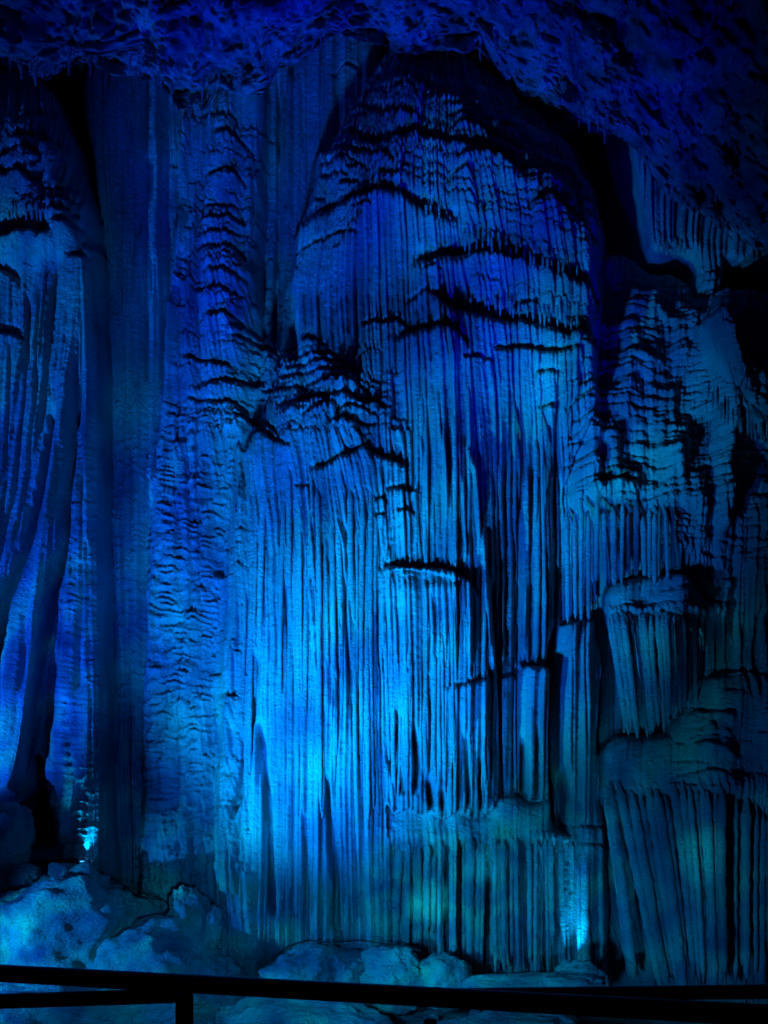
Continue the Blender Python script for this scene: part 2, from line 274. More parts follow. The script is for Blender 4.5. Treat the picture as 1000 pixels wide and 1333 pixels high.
# ------------------------------------------------------------------ ledges: polyline (photo px), lip depth (m), dark gap above (px)
LEDGES = [
 # great dome
 ([(503,97),(515,92),(530,92),(545,97)], .12, 3), ([(497,106),(510,101),(530,101),(552,105)], .14, 4),
 ([(484,126),(492,120),(503,115),(520,113),(534,116),(556,124),(578,135),(600,146),(625,150)], .26, 7),
 ([(478,140),(485,137),(503,138),(516,133),(532,135),(543,143),(567,144),(600,150)], .12, 3),
 ([(464,158),(472,156),(494,159),(512,162),(534,168),(547,176)], .20, 5), ([(458,172),(466,168),(478,167)], .10, 3),
 ([(430,212),(437,196),(448,187),(459,185),(475,190),(497,194),(523,195),(541,191),(556,193),(578,203),(593,212),(613,221),(635,224),(657,231),(679,238),(701,246),(723,256),(747,268)], .34, 9),
 ([(426,216),(446,211),(468,212),(490,219),(503,226),(511,238)], .2, 4), ([(421,232),(435,225),(453,224),(465,231)], .12, 2),
 ([(452,236),(468,232),(480,239)], .12, 3), ([(408,253),(422,244),(437,242),(454,245)], .13, 3),
 ([(441,257),(453,252),(464,254),(471,260)], .12, 3), ([(480,258),(490,250),(505,250),(514,256),(522,264)], .15, 4),
 ([(398,301),(413,288),(435,276),(457,268),(475,264),(494,267),(516,271),(538,278),(560,289),(578,297),(592,307)], .36, 9),
 ([(403,281),(415,274),(424,273)], .08, 2), ([(463,293),(472,288),(484,294)], .10, 3),
 ([(388,340),(400,335),(415,330),(428,322),(444,318),(457,323),(464,329)], .10, 3),
 ([(583,191),(598,184),(613,188),(624,194),(646,200),(668,205),(683,216),(701,225),(723,232),(740,239)], .25, 7),
 ([(580,172),(602,173),(624,175),(646,175),(661,176),(672,183),(686,199),(703,205),(722,209)], .22, 6),
 ([(575,158),(602,162),(625,166),(650,166)], .14, 4), ([(604,146),(635,153),(668,161),(690,172),(714,187)], .22, 7),
 ([(560,108),(590,112),(620,120),(648,134)], .12, 4), ([(560,130),(590,134),(620,138),(650,147),(672,158)], .16, 5),
 ([(679,212),(699,212),(721,215),(737,222)], .14, 4), ([(680,235),(694,232),(712,238),(730,245),(750,256)], .16, 4),
 ([(590,240),(602,234),(620,236),(639,236),(655,245),(672,252),(686,263),(696,271)], .15, 4),
 ([(696,259),(712,256),(730,258),(747,265),(757,270),(769,280)], .16, 4), ([(729,281),(747,279),(763,289),(776,300)], .13, 4),
 ([(583,258),(593,253),(604,255),(616,261)], .14, 5), ([(681,291),(699,285),(712,288),(735,302),(757,314),(776,322)], .30, 9),
 ([(538,350),(560,347),(577,344),(596,340),(615,338),(642,339),(661,345),(680,354),(704,364),(728,372),(752,383),(776,394)], .40, 12),
 ([(602,359),(622,352),(642,353),(661,361),(685,364),(708,368)], .08, 2),
 ([(560,402),(574,405),(590,412),(603,414),(622,419),(651,422),(675,426),(699,434),(723,441),(752,448),(774,454)], .36, 11),
 ([(640,466),(668,465),(685,468),(704,471),(726,472),(748,474)], .18, 5), ([(667,412),(680,410),(694,412)], .10, 4),
 ([(526,402),(547,394),(565,399),(580,404)], .13, 4), ([(516,446),(530,437),(549,436),(576,438),(590,441),(598,449),(606,462)], .32, 5),
 ([(548,371),(560,367),(571,373)], .08, 3), ([(473,432),(485,425),(501,425),(512,421),(523,425),(533,433)], .12, 3),
 ([(690,500),(705,497),(722,500)], .10, 4), ([(697,540),(708,536),(720,540)], .15, 5), ([(600,480),(620,476),(638,480)], .08, 3),
 # bright mound
 ([(374,461),(392,450),(404,447),(424,455)], .15, 4), ([(377,489),(397,488),(414,480),(426,478),(445,479),(463,483)], .12, 3),
 ([(374,474),(392,476),(411,470),(425,468),(440,468)], .10, 2), ([(366,501),(392,501),(409,497),(423,490),(445,488),(466,493)], .12, 3),
 ([(404,513),(423,507),(445,506),(464,509),(478,520)], .13, 3), ([(345,520),(366,516),(390,518),(404,522)], .09, 3),
 ([(364,537),(387,533),(404,530),(428,530),(450,527),(474,528),(488,527),(501,540)], .20, 4),
 ([(397,556),(414,545),(428,540),(441,544)], .12, 2), ([(443,550),(457,543),(474,543),(489,551)], .10, 2), ([(431,563),(450,560),(469,562),(489,565)], .16, 3),
 ([(405,617),(426,612),(440,603),(459,598),(474,590),(488,593),(507,600),(531,609)], .22, 4),
 ([(328,557),(344,560),(358,564),(367,578)], .10, 3), ([(332,574),(351,576),(368,584),(380,592)], .12, 3), ([(388,640),(396,636),(405,640)], .08, 2),
 ([(503,641),(526,640),(547,639)], .14, 3), ([(484,657),(496,650),(503,658)], .12, 3), ([(484,674),(500,676)], .08, 3), ([(518,671),(527,668),(539,672)], .10, 3),
 # tiers of the base
 ([(494,741),(511,737),(532,738),(558,738),(576,738),(592,744),(607,752),(620,772)], .22, 5),
 ([(576,893),(595,888),(614,886),(628,880),(638,876)], .20, 4), ([(675,873),(682,865),(696,864),(716,871)], .22, 4), ([(652,880),(662,876),(672,880)], .10, 3),
 # terraced slope
 ([(905,452),(925,475),(955,487),(1000,499),(1040,505)], .20, 5), ([(905,505),(928,552),(960,577),(1000,592),(1060,605)], .15, 22),
 ([(731,615),(745,609),(760,607),(776,611)], .16, 4), ([(752,648),(775,638),(796,635),(822,642)], .22, 4), ([(818,663),(840,658),(859,659),(896,663)], .18, 6),
 ([(730,545),(745,530),(770,525),(790,530)], .12, 3), ([(738,560),(760,556),(790,560)], .12, 3), ([(735,580),(755,566),(772,575)], .12, 4),
 ([(778,470),(800,478),(830,490)], .12, 3), ([(800,440),(830,438),(860,445)], .12, 3), ([(850,465),(880,455),(905,470)], .12, 4),
 ([(724,818),(731,813),(745,812),(771,812)], .06, 1), ([(768,786),(780,784)], .06, 2),
 ([(778,782),(790,765),(805,758),(832,755),(856,755),(877,760),(895,772),(910,785),(936,792)], .18, 5), ([(878,794),(895,793),(909,799)], .12, 4),
 ([(786,796),(805,792),(825,795),(850,790),(872,794)], .08, 2),
 ([(780,980),(790,966),(810,959),(830,959),(858,955),(880,930),(905,887),(935,876),(965,873),(1005,886)], .16, 5),
 ([(878,932),(900,926),(925,925),(955,932)], .10, 2), ([(884,970),(905,966),(930,972),(960,985)], .08, 2), ([(872,1012),(895,1006),(920,1000),(945,1012)], .10, 3),
 ([(896,1048),(915,1040),(940,1050)], .10, 3), ([(926,1068),(945,1062),(970,1075)], .10, 3), ([(730,1075),(752,1072),(782,1076)], .06, 2), ([(735,1096),(760,1095),(784,1098)], .06, 2),
 # left lobes
 ([(0,208),(15,203),(38,202),(60,211)], .18, 5), ([(15,179),(38,182),(58,186),(84,201)], .2, 6), ([(30,158),(60,160),(85,172)], .12, 5), ([(-60,230),(0,226),(35,232),(62,250)], .2, 6),
 ([(-80,312),(0,306),(30,303),(62,303),(78,312)], .40, 26), ([(60,257),(83,253),(110,259),(124,271)], .18, 6), ([(60,267),(88,266),(107,277)], .15, 5),
 ([(60,280),(88,281),(110,292)], .15, 5), ([(74,297),(95,298),(120,311)], .2, 6), ([(94,339),(108,335),(124,344)], .2, 4),
 ([(-40,352),(0,353),(15,357),(30,367),(36,382)], .25, 6), ([(-30,434),(0,436),(26,438),(37,445)], .16, 9),
 # scalloped column
 ([(282,175),(298,177),(315,190),(332,208)], .18, 5), ([(262,160),(285,152),(310,160)], .12, 4), ([(269,233),(294,229),(311,236),(323,250)], .16, 4),
 ([(269,276),(288,275),(313,281)], .12, 3), ([(262,296),(284,292),(301,290),(323,303)], .13, 3), ([(262,316),(288,310),(313,320)], .13, 3),
 ([(258,333),(288,329),(308,334),(323,350)], .16, 4), ([(269,362),(294,363),(327,384)], .16, 4), ([(255,384),(288,385),(320,401)], .14, 3),
 ([(269,418),(294,418),(320,433)], .16, 3), ([(302,451),(331,450),(350,458),(364,470)], .14, 3), ([(238,467),(271,477),(288,480),(310,489)], .13, 3),
 ([(262,505),(298,504),(347,514)], .16, 4), ([(248,522),(271,531),(304,535),(327,546)], .12, 3), ([(302,553),(331,556),(357,577)], .12, 3),
 # smooth drapery
 ([(432,104),(445,94),(456,88),(466,92),(473,102)], .07, 2),
]
NMAJOR = len(LEDGES)
# small scallops, too many to trace
def scatter(n, u0, u1, v0, v1, wmin, wmax, a, tilt, seed, cond=None):
    r = random.Random(seed); k = 0; t = 0
    while k < n and t < n * 20:
        t += 1
        u = r.uniform(u0, u1); v = r.uniform(v0, v1)
        if cond and not cond(u, v): continue
        w = r.uniform(wmin, wmax); s = r.uniform(.03, .12) * w; k += 1
        LEDGES.append(([(u - w / 2, v + s - tilt * w / 2), (u - w / 4, v + s * .2 - tilt * w / 4), (u, v - s * .1), (u + w / 4, v + s * .3 + tilt * w / 4), (u + w / 2, v + s + tilt * w / 2)], a * r.uniform(.6, 1.3), 3))
scatter(120, 735, 930, 380, 670, 12, 36, .10, .10, 5, lambda u, v: v > 380 + max(0, 800 - u) * 1.2 - 20)
scatter(80, 850, 1040, 560, 780, 12, 36, .10, .08, 6)
scatter(40, 905, 1050, 400, 560, 24, 60, .13, .25, 7)
scatter(120, 232, 345, 160, 570, 14, 50, .09, .15, 8)
scatter(150, 195, 325, 560, 1150, 10, 34, .06, .0, 18)
def stacked(v0, v1, step, shape, u_lo, u_hi, seg, a, g, seed):      # rows of ledges that follow one another down a slope
    r = random.Random(seed); v = v0
    while v < v1:
        lo, hi = u_lo(v), u_hi(v); u = lo + r.uniform(-10, 25)
        while u < hi - 14:
            w = min(r.uniform(*seg), hi - u); n = max(4, int(w / 9)); dv = r.uniform(-4, 4); bow = r.uniform(.02, .07) * w
            LEDGES.append(([(u + w * k / (n - 1), v + dv + shape(u + w * k / (n - 1)) - bow * math.sin(math.pi * k / (n - 1))) for k in range(n)], a * r.uniform(.55, 1.3), g))
            u += w * r.uniform(.75, 1.15)
        v += step * r.uniform(.75, 1.3)
dome_shape = lambda u: (.42 * (u - 530) if u > 530 else .9 * (530 - u) ** 1.0 * min(1, (530 - u) / 60))
stacked(100, 262, 11, dome_shape, lambda v: 530 - (v - 70) * .5, lambda v: min(765, 600 + (v - 90) * 1.9), (50, 130), .16, 3, 31)
stacked(300, 400, 24, lambda u: .3 * (u - 600), lambda v: 600, lambda v: 770, (40, 110), .10, 2, 32)
stacked(360, 650, 11, lambda u: .12 * (u - 800) + 4 * math.sin(u / 22), lambda v: max(738, 800 - (v - 360) * .5), lambda v: 935, (26, 80), .15, 3, 33)
stacked(420, 560, 13, lambda u: .45 * (u - 920), lambda v: 888, lambda v: 1050, (30, 80), .17, 3, 34)
stacked(590, 740, 12, lambda u: .18 * (u - 900), lambda v: 840, lambda v: 1040, (26, 70), .13, 3, 35)
scatter(60, 350, 520, 455, 580, 18, 60, .075, -.05, 10)
scatter(70, 860, 1030, 890, 1080, 14, 46, .08, .1, 12, lambda u, v: v > 900)
scatter(22, -60, 110, 140, 320, 20, 50, .12, .3, 13)

# flutes
def flutes(uf, v, lam, seed, vper=70):
    r = np.random.default_rng(seed)
    pos = np.cumsum(lam * r.uniform(.55, 1.5, int(2600 / lam))) - 700
    idx = np.clip(np.searchsorted(pos, uf.ravel()) - 1, 0, len(pos) - 2).reshape(uf.shape)
    t = (uf - pos[idx]) / (pos[idx + 1] - pos[idx])
    A = r.random((len(pos), 64)).astype(np.float32)
    y = (v + 100) / vper + r.random(len(pos))[idx] * 7; yi = y.astype(np.int32); fy = y - yi; fy = fy * fy * (3 - 2 * fy)
    amp = A[idx, yi & 63] * (1 - fy) + A[idx, (yi + 1) & 63] * fy
    ph = 1 - (2 * np.clip(t, 0, 1) - 1) ** 2
    return (np.maximum(ph, 0) ** 1.15 * (.35 + .65 * amp)).astype(np.float32), amp.astype(np.float32)

dH = np.zeros_like(U); smoothcap = np.ones_like(U); gapn = np.zeros_like(U)
f_mid, amp_mid = flutes(UF, V, 10.0, 5)
f_fin, amp_fin = flutes(UF, V, 5.2, 6, 45)
f_brd, amp_brd = flutes(UF, V, 24.0, 7, 120)
fin_gap = np.clip(.25 + .9 * amp_fin * .7 + .5 * (1 - f_fin), 0, 1.4)
TIER = np.full(U.shape, -1, np.int16); tdist = np.full(U.shape, 1e6, np.float32)
PHASE = np.zeros_like(U)
for li, (pts, a, g) in enumerate(LEDGES):
    p = np.array(pts, float)
    u0, u1 = p[0, 0], p[-1, 0]
    L = 40 + 160 * a
    iu0, iu1 = np.searchsorted(U1, [u0 - 1, u1 + 1]); iv0, iv1 = np.searchsorted(V1, [p[:, 1].min() - g * 1.6 - 8, p[:, 1].max() + L * 3.2 + 25])
    if iu1 - iu0 < 3: continue
    S = (slice(iv0, iv1), slice(iu0, iu1))
    u = U[S]; v = V[S]
    col = U1[iu0:iu1]
    ln = np.interp(col, p[:, 0], p[:, 1])
    k = max(3, int(6 / ST)); ker = np.hanning(k + 2)[1:-1]; ker /= ker.sum()
    ln = np.convolve(np.pad(ln, (k, k), mode='edge'), ker, 'same')[k:-k]
    ln = ln + (.5 + 2.5 * a) * fbm(col / 7.0 + li * 3.3, col * 0 + li, 2, 61) + (1.0 + 3 * a) * fbm(col / 22.0 + li * 1.3, col * 0 + li, 2, 64)
    lraw = ln.copy()
    en = min(14.0, (u1 - u0) * .3)
    w = (np.clip((col - u0) / en, 0, 1) * np.clip((u1 - col) / en, 0, 1)) ** .7
    ln = ln + .8 * a * w * np.interp(p[:, 1].mean(), [80, 250, 450, 700], [.34, .43, .56, .85]) * (HOR - ln) / 13.0
    w = w[None, :] * a; a_s = (1 if li < NMAJOR else .7) * np.interp(p[:, 1].mean(), [80, 250, 450, 700], [.34, .43, .56, .85])
    d = v - ln[None, :]
    R = 3.5 + a * 34
    t = np.clip(d / R, 0, 1)
    lip = np.sqrt(np.maximum(1 - (1 - t) ** 2, 0)) * np.exp(-np.maximum(d - R, 0) / L)
    dH[S] += w * lip * .9 * a_s
    gg = .85 * g * (.35 + .95 * fin_gap[S]) * (1.0 + .3 * fbm(u / 14, v * 0, 1, 67))
    up_ = (d < 0)
    rec = np.where(up_, np.clip(1 - (-d) / np.maximum(gg, .5), 0, 1), 0) ** .35
    dH[S] -= rec * w * (.5 if li < NMAJOR else .16)
    if li < NMAJOR:
        smoothcap[S] = np.minimum(smoothcap[S], np.where(d >= 0, sm(d, -2, R * 1.2), 1))
    PHASE[S] += np.where((d > 0), (li * 7.31 % 5.0) * np.clip(w / max(a, .01), 0, 1) * np.exp(-np.maximum(d, 0) / 120), 0)
    if li < NMAJOR and a >= .18:
        m = (d >= 0) & (d < tdist[S])
        T = TIER[S]; D = tdist[S]; T[m] = li; D[m] = d[m]

# second flute pass with the tier offsets so strands do not run straight through a ledge
UF2 = UF + PHASE
f_mid, amp_mid = flutes(UF2, V, 8.2, 15, 80)
f_fin, amp_fin = flutes(UF2, V, 5.4, 16, 60)
f_brd, amp_brd = flutes(UF, V, 24.0, 17, 140)
f_bun, _ = flutes(UF2 * .6 + UF * .4, V, 15.0, 27, 110)
WF = np.zeros((3,) + U.shape, np.float32)
fl_tab = np.array([f[6] for f in FORM], np.float32)
for q in range(3): WF[q] = fl_tab[:, q][IDF]
reg = .75 + .5 * vn(U / 60, V / 90, 71)
cap = .25 + .75 * smoothcap
for nm_, v0_, v1_ in (('lower_mushroom_cap', 1015, 1040), ('upper_mushroom_cap', 788, 805), ('organ_pipe_base', 1078, 1098), ('skirted_tier', 756, 776)):
    k_ = [f[0] for f in FORM].index(nm_)
    cap = np.where(IDF == k_, cap * (.22 + .78 * sm(V + (np.clip(U - 880, 0, 200) * .25 if nm_[0] == 'l' else 0) + 5 * fbm(U / 12, V / 40, 2, 77), v0_, v1_)), cap)
cap = np.where(IDF == [f[0] for f in FORM].index('terraced_slope'), cap * (.35 + .65 * sm(V, 640, 690)), cap)
dH += cap * reg * (.070 * WF[0] * f_fin + .105 * WF[1] * f_mid + .13 * WF[2] * f_brd + .07 * f_bun)
# growth ripples across the strands
rip = vn(U / 9 + 2 * vn(U / 30, V / 30, 81), V / 4.2, 82)
dH += .011 * rip * np.where(IDF == 1, .3, 1) + .012 * vn(U / 3.2, V / 3.0, 83) + .03 * fbm(U / 25, V / 40, 3, 84)
m = (IDF == 2) | (IDF == 1) | (IDF == 7)
ripc = np.where(IDF == 2, 1.0, np.where(IDF == 7, .5, .40)) * sm(V, 480, 640)
wob = V + 9 * fbm(U / 26, V / 60, 3, 86)
dH += np.where(m, ripc * .075 * (1 - np.abs(2 * vn(U / 16, wob / 6.5, 87) - 1)) ** 2 * (.3 + vn(U / 14, V / 22, 88)), 0)

# raised ribs and dark slots: polyline, width px, height m (negative = slot)
RIBS = [
 ([(150,120),(152,400),(150,700),(152,1100)], 5, .09), ([(164,100),(166,420)], 6, .07), ([(176,150),(174,600),(172,1150)], 4, -.10), ([(186,300),(183,700),(180,1160)], 6, .08), ([(196,80),(194,500)], 4, -.08), ([(206,90),(204,420),(196,800)], 6, .09), ([(220,90),(218,350),(206,560)], 4, -.10), ([(160,520),(160,900)], 4, -.08), ([(140,420),(142,800),(150,1150)], 4, -.10),
 ([(100,540),(93,640),(84,740),(72,860),(66,960)], 4.5, -.8), ([(74,540),(60,650),(34,770),(8,880)], 5.5, -.8), ([(112,420),(104,560)], 3, -.2),
 ([(112,600),(110,760),(108,900)], 3, -.12), ([(45,400),(38,520),(20,650),(-5,760)], 3.5, -.3), ([(60,380),(52,540),(36,660),(10,770)], 3, -.2), ([(22,450),(14,600),(-8,700)], 3, -.2),
 ([(246,165),(240,300),(228,450),(217,560),(207,650)], 4.5, .16), ([(268,165),(258,300),(252,400),(247,470)], 4, .12), ([(232,400),(215,640),(200,900)], 6, .10),
 ([(340,160),(342,300),(340,400)], 8, -.10), ([(362,100),(362,300),(358,450)], 4, -.30), ([(372,110),(374,280)], 3, -.12), ([(395,110),(395,200),(388,300)], 3, -.10), ([(380,100),(378,290)], 6, .10),
 ([(605,590),(615,626),(626,730),(640,870)], 6, .14), ([(560,520),(575,600),(590,740)], 8, .12), ([(586,470),(592,560),(603,700),(606,740)], 7, .12), ([(540,450),(545,560),(560,700)], 7, .08),
 ([(724,815),(717,860),(717,950),(718,1010),(724,1070)], 6, -.70), ([(783,870),(780,978)], 5, -.55), ([(733,1000),(736,1085)], 9, -.5), ([(640,760),(650,900),(655,1040)], 3, -.15),
 ([(720,500),(720,640),(722,815)], 4, -.20), ([(690,560),(688,700),(690,860)], 4, -.08), ([(672,600),(672,860)], 5, -.08), ([(656,560),(658,860)], 4, -.07), ([(705,640),(706,862)], 5, .12), ([(681,620),(682,860)], 5, .12), ([(745,680),(747,812)], 4, -.12), ([(758,700),(762,811)], 4, -.14), ([(768,690),(776,780)], 4, -.12),
 ([(334,850),(330,930),(322,1000),(308,1060)], 6, -.28), ([(340,940),(350,1050),(356,1190)], 7, -.34), ([(425,1010),(431,1080),(438,1150),(436,1210)], 6, -.24), ([(395,1050),(400,1120),(402,1220)], 4, -.12), ([(375,760),(370,900)], 4, -.12), ([(455,640),(450,800),(462,960)], 4, -.12), ([(410,640),(405,760),(415,900)], 5, .10), ([(320,640),(312,760),(303,900),(300,1000)], 8, .12),
 ([(518,930),(512,990),(522,1030)], 9, -.40), ([(538,945),(543,1000),(540,1030)], 6, -.35), ([(556,1010),(561,1050)], 7, -.40), ([(574,1030),(576,1052)], 6, -.35), ([(605,960),(610,1052)], 4, -.25), ([(622,980),(628,1058)], 5, -.2), ([(680,960),(680,1030)], 6, -.30), ([(697,960),(697,1035)], 4, -.18),
 ([(36,1038),(28,960),(30,860)], 3, -.08), ([(118,700),(122,900),(126,1120)], 3, -.08), ([(100,900),(106,1100)], 5, -.10), ([(66,600),(52,760),(34,900)], 3, -.07), ([(85,560),(72,760),(56,900)], 3, -.06),
 ([(790,690),(792,752)], 3, -.15), ([(806,690),(808,752)], 4, -.25), ([(822,700),(824,752)], 3, -.2), ([(838,690),(838,752)], 4, -.28), ([(852,700),(855,755)], 4, -.25), ([(870,720),(874,758)], 3, -.2),
 ([(976,800),(976,850),(984,900)], 5, -.35), ([(962,810),(960,860),(972,905)], 4, -.2), ([(992,780),(998,860)], 5, -.35),
 ([(913,800),(912,880)], 3, -.2), ([(925,810),(926,880)], 3, -.2), ([(900,800),(897,910)], 4, -.2), ([(862,830),(860,955)], 4, -.3), ([(880,830),(882,925)], 4, -.25),
]
for pts, wd, hh in RIBS:
    p = np.array(pts, float)
    iu0, iu1 = np.searchsorted(U1, [p[:, 0].min() - wd * 4, p[:, 0].max() + wd * 4]); iv0, iv1 = np.searchsorted(V1, [p[:, 1].min() - 12, p[:, 1].max() + 12])
    S = (slice(iv0, iv1), slice(iu0, iu1)); u = U[S]; v = V[S]
    c = np.interp(v, p[:, 1], p[:, 0]) + 1.2 * fbm(v / 40, v * 0, 2, 101)
    en = sm(v, p[0, 1] - 10, p[0, 1] + 25) * (1 - sm(v, p[-1, 1] - 12, p[-1, 1] + 8))
    dH[S] += hh * np.exp(-((u - c) / (wd * .62)) ** 2) * en * (.6 + .6 * vn(v / 30, v * 0, 102))

# keep the back cavity rough but quiet
H = HB + dH
YW = Y0 - H
YS = Y0 - (HMAP * .85 + HB * .15)
X = (U - 500) * YS / FPX; Z = CAMZ + (HOR - V) * YS / FPX
CO = np.stack([X, YW, Z], -1).astype(np.float32)

# cut the relief into formations and their terraces
LAB = {
 'tall_flat_column': ('broad smooth flowstone column streaked vertically, between the left pillar and the scalloped column', 'column'),
 'scalloped_column': ('column covered in stacked scallops above and scaly ripples below, left of the bright mound', 'column'),
 'smooth_drapery': ('smooth pale curtain of stone behind the upper left shoulder of the great dome', 'drapery'),
 'lobed_flowstone': ('drooping overlapping flowstone lobes at the upper left edge', 'flowstone'),
 'leaning_curtain': ('pleated stone curtain leaning down to the left edge below the drooping lobes', 'curtain'),
 'blade_drapery': ('long blade shaped stone drapery tapering to a point beside the dark cave', 'drapery'),
 'rippled_pillar': ('pale pillar with rippled surface lit from its foot by a small bright lamp', 'pillar'),
 'great_dome': ('huge tiered flowstone dome with dark overhanging ledges in the middle of the wall', 'flowstone'),
 'bright_mound': ('brightest flowstone mound with small terraces on top and a long fluted curtain', 'flowstone'),
 'skirted_tier': ('round shouldered flowstone tier with fluted skirt to the right of the bright mound', 'flowstone'),
 'square_topped_stub': ('short square topped stone stub standing left of the narrow black slot', 'stalagmite'),
 'organ_pipe_base': ('row of organ pipe stone strands at the foot of the great dome', 'stalactites'),
 'terraced_slope': ('dim slope of many small fish scale terraces on the right of the great dome', 'flowstone'),
 'slender_pipes': ('slim vertical stone pipes between the black slot and the lower mushroom cap', 'column'),
 'fringed_lobe': ('dark lobe with a hanging fringe of points at the right edge, above the terraced slope', 'flowstone'),
 'ceiling_drapery': ('ragged stone drapery hanging under the ceiling beside the black hollow at upper right', 'drapery'),
 'upper_mushroom_cap': ('upper mushroom shaped cap with strands below it on the right side', 'flowstone'),
 'lower_mushroom_cap': ('lower and larger mushroom cap with long strands reaching the ground at lower right', 'flowstone'),
}
qf = grid_faces(NV, NU)
qid = IDF[:-1, :-1].ravel(); qt = TIER[:-1, :-1].ravel()
ROOTS = {}
def part_from(mask, name, mat, parent):
    f = qf[mask]
    if len(f) == 0: return None
    used = np.unique(f); remap = np.zeros(NV * NU, np.int32); remap[used] = np.arange(len(used))
    return mesh_obj(name, CO.reshape(-1, 3)[used], remap[f], mat, parent)
def islands(mask):
    g = mask.reshape(NV - 1, NU - 1); par = []; runs = []
    def find(a):
        while par[a] != a: par[a] = par[par[a]]; a = par[a]
        return a
    prev = []
    for i in range(g.shape[0]):
        e = np.flatnonzero(np.diff(np.concatenate([[0], g[i].astype(np.int8), [0]]))); cur = []
        for a, b in zip(e[::2], e[1::2]):
            k = len(par); par.append(k); cur.append((a, b, k)); runs.append((i, a, b, k))
            for (c, d, q) in prev:
                if c <= b and a <= d: par[find(q)] = find(k)
        prev = cur
    size = {}
    for i, a, b, k in runs: size[find(k)] = size.get(find(k), 0) + b - a
    if not size: return []
    big = max(size, key=size.get); out = {}
    for i, a, b, k in runs:
        q = find(k); q = q if size[q] > 30 else big
        if q not in out: out[q] = np.zeros_like(g)
        out[q][i, a:b] = True
    return [m.ravel() for m in out.values()]
o = part_from(qid == 0, 'cave_wall', M_WALL, None); o['kind'] = 'structure'
body = {'great_dome': 'dome_body', 'bright_mound': 'mound_body', 'organ_pipe_base': 'rock_apron', 'upper_mushroom_cap': 'cap_stem', 'lower_mushroom_cap': 'cap_stem'}
for k in range(1, len(FORM)):
    nm = FORM[k][0]; sel = qid == k
    if not sel.any(): continue
    lab, cat = LAB[nm]
    tiers = [t for t in np.unique(qt[sel]) if t >= 0 and (sel & (qt == t)).sum() > 700]
    mat = M_WALL if nm in ('tall_flat_column', 'smooth_drapery') else M_FLOW
    r = root(nm, lab, cat); ROOTS[nm] = r
    rest = sel.copy()
    for t in tiers: rest &= ~(sel & (qt == t))
    for isl in islands(rest): part_from(isl, body.get(nm, 'stone_body'), mat, r)
    for t in tiers:
        for isl in islands(sel & (qt == t)): part_from(isl, 'terrace', mat, r)

# surface lookup for strands: X, Y, Z at photo (u, v)
def surf(u, v):
    iu = int(np.clip(np.searchsorted(U1, u), 0, NU - 1)); iv = int(np.clip(np.searchsorted(V1, v), 0, NV - 1))
    return CO[iv, iu]
HBbase = HB

# ------------------------------------------------------------------ single strands (stalactites) hanging off the caps and ledges
def tube(path, radii, sides, name, mat, parent, seed=0, lump=.12):
    n = len(path); path = np.array(path, float); r = np.random.default_rng(seed)
    ang = np.linspace(0, 2 * np.pi, sides, endpoint=False)
    ph = r.random() * 50
    vs = []
    for i in range(n):
        k = 1 + lump * (fbm(np.cos(ang) * 1.2 + ph, np.full(sides, i * .45) + np.sin(ang), 2, 121))
        rr = radii[i] * k * (1 + .10 * math.sin(i * 1.9 + ph))
        vs.append(np.stack([path[i, 0] + rr * np.cos(ang), path[i, 1] + rr * np.sin(ang) * .95, np.full(sides, path[i, 2])], -1))
    vs.append(np.array([[path[-1, 0], path[-1, 1], path[-1, 2] - radii[-1] * .9]]))
    co = np.concatenate(vs)
    fs = []
    for i in range(n - 1):
        for s in range(sides):
            a = i * sides + s; b = i * sides + (s + 1) % sides
            fs.append((a, a + sides, b + sides, b))
    tip = n * sides
    for s in range(sides):
        a = (n - 1) * sides + s; b = (n - 1) * sides + (s + 1) % sides
        fs.append((a, tip, tip, b))
    me = bpy.data.meshes.new(name)
    me.from_pydata(co.tolist(), [], [tuple(dict.fromkeys(f)) for f in fs]); me.materials.append(mat)
    me.polygons.foreach_set('use_smooth', [True] * len(me.polygons))
    o = bpy.data.objects.new(name, me); scene.collection.objects.link(o)
    if parent is not None: o.parent = parent
    return o
PPM = FPX
def strand(parent, ut, vt, ub, vb, rpx, out=.5, Yfix=None, bow=0, taper=.55, tip=.3, seed=0, name='stalactite', mat=None, back=0.0):
    n = max(6, int(abs(vb - vt) / 9) + 2)
    s0 = surf(ut, vt); path = []; rad = []
    rr = random.Random(seed * 13 + int(ut * 7))
    Yt = (s0[1] if Yfix is None else Yfix)
    for i in range(n):
        t = i / (n - 1); v = vt + (vb - vt) * t; u = ut + (ub - ut) * t + bow * math.sin(math.pi * t) + rr.uniform(-.25, .25)
        Y = Yt - out * rpx * Yt / FPX + back * t
        rad.append(rpx * Y / FPX * (1 - (1 - taper) * t) * (1 if t < .93 else (1 - (1 - tip) * (t - .93) / .07)) * rr.uniform(.93, 1.07))
        rad[-1] *= .35 + .65 * min(1, t / .09); Y += (1 - min(1, t / .09)) * rpx * 1.3 * Yt / FPX
        path.append(P(u, v, Y))
    return tube(path, rad, 9, name, mat or M_FLOW, parent, seed)
R = random.Random(3)
sd = 0
# lower mushroom cap: long fanned strands
u = 788.0
while u < 1010:
    sd += 1; w = R.uniform(4.0, 8.0)
    lean = .24 * max(0, 1 - (u - 780) / 170) * (1 if u > 800 else .55)
    vt = 1024 + R.uniform(-8, 10) - (0 if u < 895 else (6)) + max(0, (u - 890)) * .35
    vb = 1285 + R.uniform(-16, 12) if u < 940 else 1275 + R.uniform(-30, 20)
    strand(ROOTS['lower_mushroom_cap'], u, vt, u + lean * (vb - vt), vb, w, out=.9 + R.uniform(-.7, .8), bow=R.uniform(-2, 2), taper=R.uniform(.6, .95), seed=sd)
    u += w * R.uniform(1.15, 1.9)
